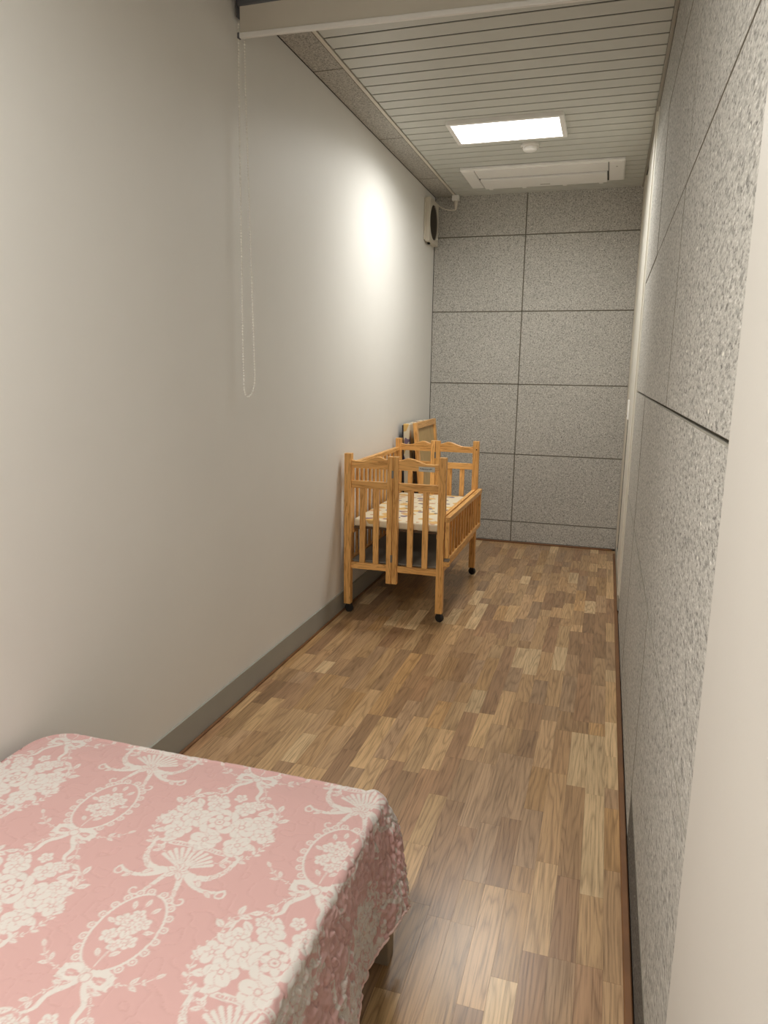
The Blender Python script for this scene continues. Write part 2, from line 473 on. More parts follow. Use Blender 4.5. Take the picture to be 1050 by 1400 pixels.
# ------------------------------------------------------------------ ceiling lamps
def lamp(x, y, strength, label):
    x0, x1, y0, y1 = x-0.329, x+0.329, y-0.190, y+0.190
    o = empty('ceiling_light', ((x0+x1)/2, y, H), label, 'light')
    bm = bmesh.new(); t = 0.026; zb, zt = H-0.022, H
    for a in ((x0, y0, x1, y0+t), (x0, y1-t, x1, y1), (x0, y0+t, x0+t, y1-t), (x1-t, y0+t, x1, y1-t)):
        bm_box(bm, a[0], a[1], zb, a[2], a[3], zt)
    me = from_bm(bm, 'lamp_frame')
    c = WORLD[o.name]
    for v in me.vertices: v.co -= c
    link('lamp_frame', me, c, o, MAT['white_plastic'])
    box('lamp_diffuser', x0+t, y0+t, H-0.018, x1-t, y1-t, H-0.008, emission('lamp_diffuser', 2.5), o)
    ld = bpy.data.lights.new('lamp_panel', 'AREA'); ld.shape = 'RECTANGLE'
    ld.size, ld.size_y = x1-x0-2*t, y1-y0-2*t
    ld.energy = strength; ld.color = LAMP_COLOR[:3]; ld.spread = math.radians(163)
    lo = bpy.data.objects.new('lamp_panel', ld); COL.objects.link(lo)
    lo.parent = o; lo.location = (0, 0, -0.0195)
    return o
lamp(0.801, 4.515, LAMP_FAR, 'glowing rectangular white ceiling lamp before the smoke detector')
lamp(NEAR_X, NEAR_Y, LAMP_NEAR, 'rectangular white ceiling lamp above the pink bed')

# smoke detector
o = empty('smoke_detector', (0.895, 4.86, H), 'round white smoke detector between the ceiling lamp and air conditioner', 'detector')
link('detector_base', lathe_mesh([(0.058, 0.0), (0.060, -0.012), (0.054, -0.020)]), WORLD[o.name], o, MAT['detector'])
link('detector_cap', lathe_mesh([(0.044, -0.020), (0.043, -0.034), (0.034, -0.042), (0.012, -0.046)]), WORLD[o.name], o, MAT['white_plastic'])

# ------------------------------------------------------------------ ceiling air conditioner
o = empty('air_conditioner', (0.92, 5.53, H), 'long white ceiling cassette air conditioner by the back wall', 'air conditioner')
box('panel_body', 0.366, 5.275, H-0.020, 1.474, 5.785, H+0.002, MAT['white_plastic'], o, 0.005, 2)
box('recess', 0.462, 5.30, H-0.0215, 1.368, 5.765, H-0.0195, MAT['dark'], o)
box('intake_panel', 0.466, 5.286, H-0.026, 1.364, 5.494, H-0.018, MAT['white_plastic'], o, 0.003, 2)
fl = box('louvre_flap', 0.472, 5.512, H-0.036, 1.358, 5.762, H-0.018, MAT['white_plastic'], o, 0.004, 2)
box('end_cover', 0.372, 5.300, H-0.024, 0.458, 5.765, H-0.018, MAT['white_plastic'], o, 0.003)
box('end_cover', 1.372, 5.300, H-0.024, 1.468, 5.765, H-0.018, MAT['white_plastic'], o, 0.003)
for x in (0.51, 0.76, 1.056, 1.315):
    box('flap_tab', x-0.016, 5.758, H-0.036, x+0.016, 5.796, H-0.020, MAT['white_plastic'], o, 0.004)
tag(box('brand_badge', 0.885, 5.70, H-0.0368, 0.955, 5.715, H-0.0358, MAT['trim_gray'], fl), label='small gray badge')
link('indicator', lathe_mesh([(0.006, 0), (0.006, -0.002)], 'z', 12), (1.42, 5.40, H-0.0235), o, MAT['trim_gray'])

# ------------------------------------------------------------------ exhaust fan on the left wall
FY0, FY1, FZ0, FZ1 = 5.735, 6.025, 2.455, 2.780
fan = empty('wall_fan', (0, (FY0+FY1)/2, FZ0), 'square white wall fan with round dark grille near the ceiling corner', 'fan')
def plate_with_hole(y0, y1, z0, z1, cy_, cz_, r, x0, x1, n=40):
    bm = bmesh.new(); ring = {}
    def outer(a):
        c, s = math.cos(a), math.sin(a)
        hy, hz = (y1-y0)/2, (z1-z0)/2; my, mz = (y0+y1)/2, (z0+z1)/2
        k = min(hy/abs(c) if abs(c) > 1e-9 else 1e9, hz/abs(s) if abs(s) > 1e-9 else 1e9)
        return my+k*c, mz+k*s
    A = sorted(set([2*math.pi*i/n for i in range(n)] + [math.atan2(sz*(z1-z0), sy_*(y1-y0)) % (2*math.pi) for sz in (-1, 1) for sy_ in (-1, 1)]))
    L = []
    for a in A:
        oy, oz = outer(a); iy, iz = cy_+r*math.cos(a), cz_+r*math.sin(a)
        L.append([bm.verts.new(p) for p in ((x0, oy, oz), (x1, oy, oz), (x1, iy, iz), (x0, iy, iz))])
    for i in range(len(L)):
        P, Q = L[i], L[(i+1) % len(L)]
        for k in range(4): bm.faces.new((P[k], P[(k+1) % 4], Q[(k+1) % 4], Q[k]))
    bmesh.ops.recalc_face_normals(bm, faces=bm.faces)
    return bm
bm = plate_with_hole(FY0, FY1, FZ0, FZ1, (FY0+FY1)/2, 2.615, 0.132, 0.012, 0.046)
me = from_bm(bm, 'fan_front')
for v in me.vertices: v.co -= WORLD[fan.name]
link('fan_cover', me, WORLD[fan.name], fan, MAT['offwhite'])
box('fan_back', 0.001, FY0-0.014, FZ0+0.01, 0.014, FY1+0.002, FZ1-0.008, MAT['offwhite'], fan, 0.003)
box('fan_well', 0.012, FY0+0.02, FZ0+0.02, 0.018, FY1-0.02, FZ1-0.02, MAT['dark'], fan)
bm = bmesh.new()
fcy = (FY0+FY1)/2
for i in range(-12, 13):
    z = 2.615 + i*0.0105; hw = math.sqrt(max(0.131**2-(i*0.0105)**2, 0))
    if hw > 0.01: bm_box(bm, 0.030, fcy-hw, z-0.0018, 0.042, fcy+hw, z+0.0018)
me = from_bm(bm, 'fan_grille')
for v in me.vertices: v.co -= WORLD[fan.name]
tag(link('fan_grille', me, WORLD[fan.name], fan, MAT['grille']), label='round dark grille of thin bars', kind='stuff')
box('pull_switch', 0.012, 5.80, FZ0-0.012, 0.030, 5.83, FZ0+0.002, MAT['dark'], fan)

# plug box at the ceiling with its cable to the fan
plug = empty('ceiling_outlet', (0.184, 6.03, H-0.004), 'small white ceiling outlet with plug in the back left corner', 'outlet')
box('outlet_box', 0.156, 6.004, H-0.046, 0.212, 6.058, H-0.004, MAT['white_plastic'], plug, 0.005, 2)
link('plug', lathe_mesh([(0.017, 0.0), (0.016, -0.03), (0.010, -0.050), (0.006, -0.068)], 'z', 16), (0.186, 6.03, H-0.046), plug, MAT['offwhite'])
cab = []
for t in np.linspace(0, 1, 16):
    cab.append((0.186*(1-t)+0.03*t, 6.03*(1-t)+5.97*t, (H-0.114)*(1-t)+2.782*t - 0.022*math.sin(math.pi*t)))
me = tube_mesh(cab, 0.0035, 6)
o = link('power_cable', me, (0, 0, 0), None, MAT['trim_white'])
tag(o, 'thin gray white cable sagging from ceiling outlet to wall fan', 'cable')

# ------------------------------------------------------------------ roller blind across the room
BY = 2.72
bl = empty('roller_blind', (0.81, BY, H), 'rolled up beige roller blind across the room with white bottom bar', 'blind')
box('headrail', 0.018, BY-0.006, 2.792, 1.60, BY+0.055, H-0.001, MAT['headrail'], bl, 0.004)
box('end_bracket', 0.012, BY-0.002, 2.757, 0.017, BY+0.06, H-0.001, MAT['headrail'], bl, 0.002)
link('roller_tube', lathe_mesh([(0.022, 0.022), (0.022, 1.595)], 'x', 24), (0, BY+0.026, 2.806), bl, MAT['blind'])
def skew(o, dz):        # right end hangs a little lower
    for v in o.data.vertices: v.co.z += dz*(v.co.x+0.79)/1.58
f_ = box('blind_fabric', 0.028, BY-0.0012, 2.690, 1.600, BY+0.0012, 2.794, MAT['blind'], bl)
for v in f_.data.vertices:
    if v.co.z < 0 and v.co.x > 0: v.co.z -= 0.030
b2 = box('bottom_bar', 0.026, BY-0.008, 2.682, 1.602, BY+0.008, 2.701, MAT['bar'], bl, 0.005, 2)
skew(b2, -0.030)
box('bar_cap', 0.018, BY-0.009, 2.681, 0.027, BY+0.009, 2.702, MAT['headrail'], bl, 0.002)
# bead chain: an open loop hanging from the left bracket
def chain_pt(t):
    pL = [(0.020, 2.722, 2.745), (0.020, 2.715, 2.535), (0.024, 2.692, 1.543), (0.026, 2.690, 1.372)]
    arc = []
    A0, A1 = Vector((0.026, 2.690, 1.372)), Vector((0.045, 2.752, 1.412))
    mid, ex = (A0+A1)/2, (A1-A0)/2
    for i in range(1, 12):
        a = math.pi*i/12
        arc.append(tuple(mid - ex*math.cos(a) + Vector((0, 0, -0.062*math.sin(a)))))
    pR = [(0.045, 2.752, 1.412), (0.045, 2.745, 1.636), (0.034, 2.742, 2.490), (0.030, 2.748, 2.750)]
    return [Vector(p) for p in pL + arc + pR]
cp = chain_pt(0)
bm = bmesh.new(); acc = 0.0; step = 0.0112
for A, B in zip(cp, cp[1:]):
    L = (B-A).length; d = step - acc
    while d <= L:
        p = A + (B-A)*(d/L)
        bmesh.ops.create_icosphere(bm, subdivisions=1, radius=0.0042, matrix=Matrix.Translation(p))
        d += step
    acc = L - (d - step)
me = from_bm(bm, 'beads', True)
for v in me.vertices: v.co -= WORLD[bl.name]
tag(link('bead_chain', me, WORLD[bl.name], bl, MAT['bead']), label='white bead pull chain hanging in a long loop', kind='stuff')
me = tube_mesh(cp, 0.0009, 5)
for v in me.vertices: v.co -= WORLD[bl.name]
link('chain_cord', me, WORLD[bl.name], bl, MAT['bead'])

# ------------------------------------------------------------------ crib
CX0, CX1 = 0.026, 0.634          # outer faces of the posts, x
CF, CB = 3.887, 4.996            # front face of the near end, back face of the far end
PT = 0.042
crib = empty('crib', ((CX0+CX1)/2, (CF+CB)/2, 0), 'varnished pine baby crib on black casters standing along the white wall', 'crib')
def bar(name, x0, y0, z0, x1, y1, z1, parent=None, bevel=0.003):
    d = (abs(x1-x0), abs(y1-y0), abs(z1-z0)); ax = d.index(max(d))
    return box(name, x0, y0, z0, x1, y1, z1, MAT['pine%d' % ax], parent or crib, bevel, 2)

def hump_rail(x0, x1, y0, y1, zbot, ends, crest, side):
    """curved head rail; hump sits nearer the middle of the crib on the inner side."""
    bm = bmesh.new(); n = 28; rows = []
    for i in range(n+1):
        t = i/n
        s = t if side < 0 else 1-t                # s: 0 at the outer post, 1 at the hinge post
        if s < 0.76: hmp = 0.5*(1-math.cos(math.pi*min(1, max(0, (s-0.26)/0.50))))
        else: hmp = 1 - 0.55*0.5*(1-math.cos(math.pi*(s-0.76)/0.24))
        low = ends - 0.006 + 0.006*max(0, 1-s/0.15)**2
        z = low + (crest-low)*hmp
        x = x0+(x1-x0)*t
        rows.append([bm.verts.new(p) for p in ((x, y0, zbot), (x, y0, z-0.003), (x, y0+0.003, z), (x, y1-0.003, z), (x, y1, z-0.003), (x, y1, zbot))])
    for A, B in zip(rows, rows[1:]):
        for k in range(6): bm.faces.new((A[k], A[(k+1) % 6], B[(k+1) % 6], B[k]))
    bm.faces.new(rows[0]); bm.faces.new(rows[-1])
    bmesh.ops.recalc_face_normals(bm, faces=bm.faces)
    me = from_bm(bm, 'head_rail')
    c = Vector(((x0+x1)/2, (y0+y1)/2, zbot))
    for v in me.vertices: v.co -= c
    return link('head_rail', me, c, crib, MAT['pine0'])

def crib_end(yf, sgn):
    """yf: outer face of the end, sgn=+1 means the crib's inside lies at larger y."""
    ya, yb = (yf, yf+PT) if sgn > 0 else (yf-PT, yf)
    y0, y1 = ya+0.009, yb-0.011
    c0, cm, c1 = 0.288, 0.3215, 0.355
    for x in (CX0, CX1-PT):
        bar('corner_post', x, ya, 0.054, x+PT, yb, 0.970)
    bar('hinge_post', c0, ya+0.004, 0.205, cm-0.0012, yb-0.006, 0.962)
    bar('hinge_post', cm+0.0012, ya+0.004, 0.205, c1, yb-0.006, 0.962)
    for z in (0.36, 0.86):
        box('hinge', cm-0.006, ya+0.0015, z-0.022, cm+0.006, ya+0.0045, z+0.022, MAT['steel'], crib)
    rails = []
    for xa, xb, side in ((CX0+PT, c0, -1), (c1, CX1-PT, 1)):
        rails.append(hump_rail(xa, xb, y0, y1, 0.886, 0.934, 0.957, side))
        bar('cross_rail', xa, y0, 0.768, xb, y1, 0.811)
        bar('lower_rail', xa, y0, 0.278, xb, y1, 0.316)
        w = xb-xa
        for t in (0.31, 0.69):
            xc = xa + w*t
            bar('end_slat', xc-0.017, y0+0.004, 0.316, xc+0.017, y1-0.004, 0.768, None, 0.002)
    return rails
fr = crib_end(CF, 1)
crib_end(CB, -1)
# paper sticker on the near head rail
st = tag(box('sticker', 0.474, CF+0.0078, 0.886, 0.568, CF+0.0092, 0.914, MAT['sticker'], fr[1]), label='small white paper sticker')
# left side, raised
YA, YB = CF+PT, CB-PT
bar('side_rail', 0.030, YA, 0.880, 0.058, YB, 0.908)
bar('side_rail', 0.030, YA, 0.300, 0.058, YB, 0.330)
for i in range(12):
    y = YA + (YB-YA)*(i+0.75)/12.5
    bar('side_slat', 0.037, y-0.0095, 0.330, 0.051, y+0.0095, 0.880, None, 0.002)
# right side: fixed rails between the posts, and the lowered drop side outside them
bar('side_rail', 0.598, YA, 0.600, 0.622, YB, 0.628)
bar('side_rail', 0.598, YA, 0.288, 0.622, YB, 0.322)
DX0, DX1, DY0, DY1 = 0.637, 0.665, 3.885, 4.985
ds = bar('drop_side', DX0, DY0, 0.604, DX1, DY1, 0.634)
bar('drop_rail', DX0+0.002, DY0+0.02, 0.362, DX1-0.002, DY1, 0.392, ds)
bar('drop_stile', DX0+0.003, DY0+0.004, 0.392, DX1-0.003, DY0+0.032, 0.604, ds)
bar('drop_stile', DX0+0.003, DY1-0.032, 0.392, DX1-0.003, DY1-0.004, 0.604, ds)
for i in range(11):
    y = DY0+0.032 + (DY1-DY0-0.064)*(i+0.9)/11.8
    bar('drop_slat', DX0+0.007, y-0.0085, 0.392, DX1-0.007, y+0.0085, 0.604, ds, 0.002)
bar('drop_stop', DX0-0.003, DY0-0.002, 0.344, DX1+0.004, DY0+0.034, 0.372, ds)
box('drop_bracket', DX0-0.001, DY0+0.002, 0.372, DX1+0.002, DY0+0.028, 0.390, MAT['steel'], ds, 0.002)
# base board under the mattress
box('base_board', CX0+0.046, YA+0.004, 0.518, 0.594, YB-0.004, 0.530, MAT['board_dark'], crib, 0.002)
for x in (0.059, 0.580):
    bar('board_rail', x, YA, 0.490, x+0.016, YB, 0.517)
# gray shelf board lying on the lower rails
tag(box('lower_shelf', CX0+0.034, YA+0.003, 0.3165, 0.597, YB-0.003, 0.3245, MAT['shelf'], crib, 0.001), label='gray lower shelf board')
for x, z in ((CX1-PT/2+0.006, 0.912), (CX1-PT/2+0.006, 0.40)):
    link('bolt', lathe_mesh([(0.0045, 0.0), (0.0045, -0.0012), (0.003, -0.0018)], 'y', 12), (x, CB-PT, z), crib, MAT['dark'])
bm = bmesh.new(); px_ = 0.482
for i in range(11):
    w_ = random.uniform(0.003, 0.006)
    bm_box(bm, px_, CF+0.0070, 0.9005-random.uniform(0.001, 0.004), px_+w_, CF+0.0078, 0.9025+random.uniform(0, 0.0035)); px_ += w_+0.0022
me = from_bm(bm, 'print')
for v in me.vertices: v.co -= WORLD[st.name]
link('faded_print', me, WORLD[st.name], st, MAT['ink'])
# casters
wheel_me = lathe_mesh([(0.010, -0.0125), (0.021, -0.0125), (0.0255, -0.008), (0.0255, 0.008), (0.021, 0.0125), (0.010, 0.0125)], 'y', 24); wheel_me.materials.append(MAT['rubber'])
for x in (CX0+PT/2+0.003, CX1-PT/2):
    for y in (CF+PT/2, CB-PT/2):
        c = link('caster', lathe_mesh([(0.011, 0.0), (0.011, 0.012), (0.016, 0.014), (0.016, 0.0185)], 'z', 16), (x, y, 0.036), crib, MAT['rubber'])
        wh = link('wheel', wheel_me, (x+0.004, y, 0.0258), c); wh.rotation_euler = (0, 0, 0.5 if x < 0.3 else -0.35)
        bm = bmesh.new(); bm_box(bm, -0.012, -0.015, 0.0, 0.015, 0.015, 0.014)
        link('caster_hood', from_bm(bm, 'hood'), (x, y, 0.040), c, MAT['rubber'])

# crib mattress (lifts out)
mt = box('crib_mattress', CX0+0.047, YA+0.004, 0.530, 0.594, YB-0.004, 0.578, MAT['cartoon'], None, 0.014, 3)
for p in mt.data.polygons: p.use_smooth = True
tag(mt, 'thin cream crib mattress with yellow and purple print lying inside the crib', 'mattress')

# spare crib base leaning in the corner behind the crib
def leaner(name, label, cat, loc, tilt):
    o = empty(name, loc, label, cat); o.rotation_euler = (0, tilt, 0); return o
def child_box(name, parent, x0, y0, z0, x1, y1, z1, mat, bevel=0.002):
    o = bpy.data.objects.new(name, box_mesh(x1-x0, y1-y0, z1-z0, bevel, 2)); COL.objects.link(o)
    o.data.materials.append(mat); o.parent = parent; o.location = ((x0+x1)/2, (y0+y1)/2, (z0+z1)/2); return o
pad = leaner('folding_pad', 'printed folding pad with dark navy edge leaning on the wall behind the crib', 'pad', (0.060, 5.11, 0.003), -0.030)
child_box('pad_cloth', pad, 0.006, 0.0, 0.0, 0.056, 0.56, 1.060, MAT['cartoon'], 0.010)
child_box('pad_edge', pad, 0.0, -0.003, 0.0, 0.010, 0.563, 1.050, MAT['navy'], 0.003)
fr2 = leaner('wooden_panel', 'pine framed plywood panel leaning on the printed pad behind the crib', 'panel', (0.232, 5.075, 0.003), -0.105)
FW, FH, FT = 0.62, 1.075, 0.028
child_box('stile', fr2, 0, 0, 0, FT, 0.045, FH, MAT['pine2'])
child_box('stile', fr2, 0, FW-0.045, 0, FT, FW, FH, MAT['pine2'])
child_box('rail', fr2, 0, 0.0455, FH-0.045, FT, FW-0.0455, FH, MAT['pine1'])
child_box('rail', fr2, 0, 0.0455, 0.0, FT, FW-0.0455, 0.045, MAT['pine1'])
child_box('rail', fr2, 0, 0.0455, 0.72, FT, FW-0.0455, 0.75, MAT['pine1'])
child_box('plywood_panel', fr2, 0.006, 0.0455, 0.7505, 0.014, FW-0.0455, FH-0.0455, MAT['plywood'], 0)
child_box('plywood_panel', fr2, 0.006, 0.0455, 0.5005, 0.014, FW-0.0455, 0.7195, MAT['plywood'], 0)
child_box('lower_panel', fr2, 0.006, 0.0455, 0.0455, 0.014, FW-0.0455, 0.5, MAT['navy'], 0)['label'] = 'lower panel coloured dark for the shade under the crib'  # navy here paints in the deep shade seen below the crib mattress

# ------------------------------------------------------------------ bed
BX0, BX1, BYF, BYN = 0.040, 1.050, 1.492, -0.55
bed = empty('bed', ((BX0+BX1)/2, (BYF+BYN)/2, 0), 'low bed mostly hidden under the pink quilt beside the left wall', 'bed')
for x in (BX0, BX1-0.055):
    for y in (BYN, BYF-0.046):
        box('leg', x, y, 0.0, x+0.055, y+0.046, 0.22, MAT['bedframe'], bed, 0.002)
box('bed_frame', BX0, BYN, 0.22, BX1-0.05, BYF-0.012, 0.275, MAT['bedframe'], bed, 0.004)
box('bed_mattress', BX0+0.01, BYN+0.01, 0.275, 0.990, BYF-0.03, 0.425, MAT['mattress'], bed, 0.02, 3)

# ---- quilt print: white floral urns on pink, drawn into a repeat tile of coverage 0..1
TX, TY = 570, 620
tile = np.zeros((TY, TX))
def put(cx, cy, rad, fn, value):
    """fn(u,v) -> signed distance (mm, negative inside) in a window around (cx,cy)"""
    x0, x1, y0, y1 = int(cx-rad-2), int(cx+rad+3), int(cy-rad-2), int(cy+rad+3)
    X, Yv = np.meshgrid(np.arange(x0, x1), np.arange(y0, y1))
    a = np.clip(0.5 - fn(X-cx, Yv-cy)/1.2, 0, 1)
    ix = X % TX; iy = Yv % TY
    tile[iy, ix] = tile[iy, ix]*(1-a) + value*a
def disc(cx, cy, r, v=1): put(cx, cy, r, lambda x, y: np.hypot(x, y)-r, v)
def ell(cx, cy, a, b, ang, v=1):
    c, s = math.cos(ang), math.sin(ang)
    put(cx, cy, max(a, b), lambda x, y: (np.hypot((x*c+y*s)/a, (-x*s+y*c)/b)-1)*min(a, b), v)
def leaf(x, y, ang, L, w, v=1, rib=True):
    c, s = math.cos(ang), math.sin(ang); cx, cy = x+c*L/2, y+s*L/2
    def fn(px, py, ex=0):
        u = (px*c+py*s)/(L/2+ex); q = -px*s+py*c
        return np.abs(q) - (w/2+ex)*(1-u*u)
    put(cx, cy, L/2+3, lambda a, b: fn(a, b, 1.6), 0)
    put(cx, cy, L/2+1, fn, v)
    if rib and L > 18: stroke([(x+c*2, y+s*2), (x+c*L*0.7, y+s*L*0.7)], 1.1, 0.7, 0)
def stroke(pts, w0, w1, v=1):
    n = len(pts)
    for i in range(n-1):
        (xa, ya), (xb, yb) = pts[i], pts[i+1]
        L = math.hypot(xb-xa, yb-ya); m = max(1, int(L/1.0))
        for k in range(m+1):
            t = k/m; f = (i+t)/(n-1)
            disc(xa+(xb-xa)*t, ya+(yb-ya)*t, max(0.6, (w0+(w1-w0)*f)/2), v)
def arc(cx, cy, r0, r1, a0, a1, n=26):
    return [(cx+(r0+(r1-r0)*t)*math.cos(a0+(a1-a0)*t), cy+(r0+(r1-r0)*t)*math.sin(a0+(a1-a0)*t)) for t in np.linspace(0, 1, n)]
def bez(p0, p1, p2, p3, n=24):
    o = []
    for t in np.linspace(0, 1, n):
        a, b, c, d = (1-t)**3, 3*t*(1-t)**2, 3*t*t*(1-t), t**3
        o.append((a*p0[0]+b*p1[0]+c*p2[0]+d*p3[0], a*p0[1]+b*p1[1]+c*p2[1]+d*p3[1]))
    return o
def flower(cx, cy, r, n=6, rot=0.0):
    disc(cx, cy, r*0.9+1.5, 0)
    for k in range(n):
        a = rot + 2*math.pi*k/n
        px, py = cx+0.58*r*math.cos(a), cy+0.58*r*math.sin(a)
        ell(px, py, r*0.54+0.9, r*0.46+0.9, a, 0); ell(px, py, r*0.54, r*0.46, a, 1)
        stroke([(cx+0.25*r*math.cos(a), cy+0.25*r*math.sin(a)), (cx+0.6*r*math.cos(a), cy+0.6*r*math.sin(a))], 0.9, 0.6, 0)
    disc(cx, cy, r*0.24, 0); disc(cx, cy, r*0.16, 1)
def rose(cx, cy, r):
    flower(cx, cy, r, 8, 0.2)
    disc(cx, cy, r*0.66, 0); 
    for k in range(6):
        a = 1.0+2*math.pi*k/6; px, py = cx+0.40*r*math.cos(a), cy+0.40*r*math.sin(a)
        ell(px, py, r*0.27, r*0.24, a, 0); ell(px, py, r*0.25, r*0.21, a, 1)
    disc(cx, cy, r*0.26, 0); disc(cx, cy, r*0.20, 1); disc(cx, cy, r*0.08, 0)
def garland(pts, L, w, both=True, stepn=2):
    stroke(pts, 2.0, 1.6)
    for i in range(1, len(pts)-1, stepn):
        (xa, ya), (xb, yb) = pts[i-1], pts[i+1]; a = math.atan2(yb-ya, xb-xa)
        k = 0.75+0.4*math.sin(i*1.7)
        leaf(*pts[i], a+0.75, L*k, w*k)
        if both: leaf(*pts[i], a-0.75, L*k, w*k)
    (xa, ya), (xb, yb) = pts[-2], pts[-1]; leaf(xb, yb, math.atan2(yb-ya, xb-xa), L, w)

def motif(ox, oy):
    P = lambda pts, m: [(ox+m*x, oy+y) for x, y in pts]
    def mleaf(m, x, y, a, L, w): leaf(ox+m*x, oy+y, a if m > 0 else math.pi-a, L, w)
    for m in (-1, 1):
        # leafy garlands curling round the bouquet
        garland(P(bez((58, -112), (120, -96), (150, -40), (122, 28), 20), m), 19, 8)
        garland(P(bez((118, 40), (128, 62), (118, 88), (92, 96), 8), m), 26, 12)
        stroke(P(bez((104, 20), (116, 80), (92, 118), (52, 106), 24), m), 4.5, 1.6)
        stroke(P(arc(54, 94, 12, 5, 1.6, 4.6), m), 2, 1.2)
        # urn scrolls
        stroke(P(bez((16, -158), (70, -176), (96, -140), (98, -96), 30), m), 18, 9)
        stroke(P(arc(84, -92, 16, 5, 0.0, 5.2), m), 7, 3)
        stroke(P(bez((30, -168), (60, -196), (98, -196), (118, -176), 24), m), 13, 5)
        stroke(P(arc(112, -190, 14, 4, 1.2, -3.8), m), 4.5, 2.5)
        stroke(P(bez((14, -170), (28, -196), (26, -226), (40, -238), 24), m), 12, 5)
        stroke(P(arc(50, -228, 14, 4, 3.6, 8.4), m), 4, 2.5)
        for (x, y, a, L, w) in ((72, -158, 0.9, 24, 10), (88, -134, 1.2, 22, 9), (52, -166, -0.9, 22, 10), (82, -190, -0.6, 22, 9), (24, -206, -1.0, 20, 8)):
            mleaf(m, x, y, a, L, w)
        # oval medallion frame, scalloped
        ov = [(60*math.sin(t), -325+88*math.cos(t)*(1.0 if math.cos(t) < 0 else 1.1)) for t in np.linspace(0.06, math.pi-0.05, 44)]
        stroke(P(ov, m), 4.5, 4.5)
        for i in range(2, 43, 4):
            x, y = ov[i]; nx, ny = x/60/60, (y+325)/88/88; q = math.hypot(nx, ny); nx, ny = nx/q, ny/q
            cx, cy = ox+m*(x+nx*7), oy+y+ny*7
            disc(cx, cy, 8.5, 1); disc(cx, cy, 5.0, 0); disc(cx, cy, 2.4, 1)
        # leaf sprays beside the bow
        garland(P(bez((24, -428), (60, -430), (92, -420), (112, -396), 10), m), 20, 8)
        garland(P(bez((18, -442), (46, -462), (60, -492), (62, -520), 9), m), 18, 8)
    # ribs of the urn
    for k in range(-5, 6):
        a = math.pi/2 + k*0.205
        L = 62 if abs(k) < 4 else 58
        stroke([(ox+10*math.cos(a), oy-150+10*math.sin(a)), (ox+L*math.cos(a)*1.15, oy-150+L*math.sin(a))], 3.0, 8.5)
    stroke(P([(-64, -82), (0, -76), (64, -82)], 1), 13, 13); stroke(P([(-58, -82), (0, -76), (58, -82)], 1), 5.5, 5.5, 0)
    for k in range(-7, 8): disc(ox+k*7.6, oy-77-abs(k)*0.6, 2.3)
    for a in (0.3, 0.9, 1.57, 2.24, 2.84, -0.9, -2.24): leaf(ox, oy-158, a, 26, 12)
    # small bouquet in the medallion
    stroke(P([(0, -405), (2, -330)], 1), 2.5, 2)
    for x, y, a in ((-8, -386, 2.3), (8, -380, 0.8), (-30, -312, 2.8), (32, -318, 0.3), (0, -262, 1.57), (-18, -272, 2.0), (20, -274, 1.1)): leaf(ox+x, oy+y, a, 22, 10)
    for x, y, r in ((0, -318, 20), (-22, -340, 15), (22, -344, 15), (-20, -300, 15), (21, -300, 15), (0, -284, 14), (2, -356, 13)): flower(ox+x, oy+y, r, 5, x*0.1)
    # bow with tails
    for m in (-1, 1):
        stroke(P(bez((4, -424), (34, -400), (52, -420), (44, -434), 16), m), 13, 13)
        stroke(P(bez((44, -434), (34, -446), (18, -436), (4, -428), 12), m), 10, 7)
        stroke(P([(14, -424), (38, -424)], m), 1.4, 1.2, 0)
        stroke(P(bez((8, -434), (14, -462), (42, -462), (36, -492), 22), m), 10, 9)
        stroke(P(bez((36, -492), (34, -504), (46, -510), (50, -514), 8), m), 9, 4)
    disc(ox, oy-428, 11, 0); disc(ox, oy-428, 9, 1)
    # main bouquet
    for x, y, a, L in ((-96, -20, 3.0, 34), (-84, 18, 2.6, 32), (96, -14, 0.1, 34), (88, 22, 0.5, 32), (-50, -54, 3.9, 40), (44, -56, -0.7, 40), (0, -58, -1.6, 34), (-20, 70, 2.0, 34), (24, 72, 1.1, 34), (60, 60, 0.7, 30), (-60, 54, 2.4, 30), (76, -40, -0.3, 32), (-80, -44, 3.5, 32)):
        leaf(ox+x*1.12, oy+y*1.0, a, L*1.15, L*0.55)
    for x, y, r, n in ((-92, -6, 20, 5), (92, -2, 20, 5), (-70, 34, 19, 6), (74, 38, 19, 6), (-28, 62, 21, 6), (26, 66, 20, 6), (62, -44, 24, 6), (-62, -36, 24, 6), (0, -48, 27, 7), (46, 8, 28, 6), (-46, 6, 25, 6), (2, 98, 12, 5), (48, 84, 11, 5), (-50, 80, 11, 5)):
        flower(ox+x*1.22, oy+y*1.08, r*1.2, n, x*0.07+y*0.05)
    rose(ox, oy+10, 42)
motif(0, 0); motif(TX/2, TY/2)

def vnoise(X, Y, cell, seed):
    r = np.random.RandomState(seed).rand(256, 256)
    gx, gy = X/cell, Y/cell
    ix, iy = np.floor(gx).astype(int), np.floor(gy).astype(int); fx, fy = gx-ix, gy-iy
    fx = fx*fx*(3-2*fx); fy = fy*fy*(3-2*fy)
    g_ = lambda a, b: r[a % 256, b % 256]
    return (g_(ix, iy)*(1-fx)+g_(ix+1, iy)*fx)*(1-fy) + (g_(ix, iy+1)*(1-fx)+g_(ix+1, iy+1)*fx)*fy

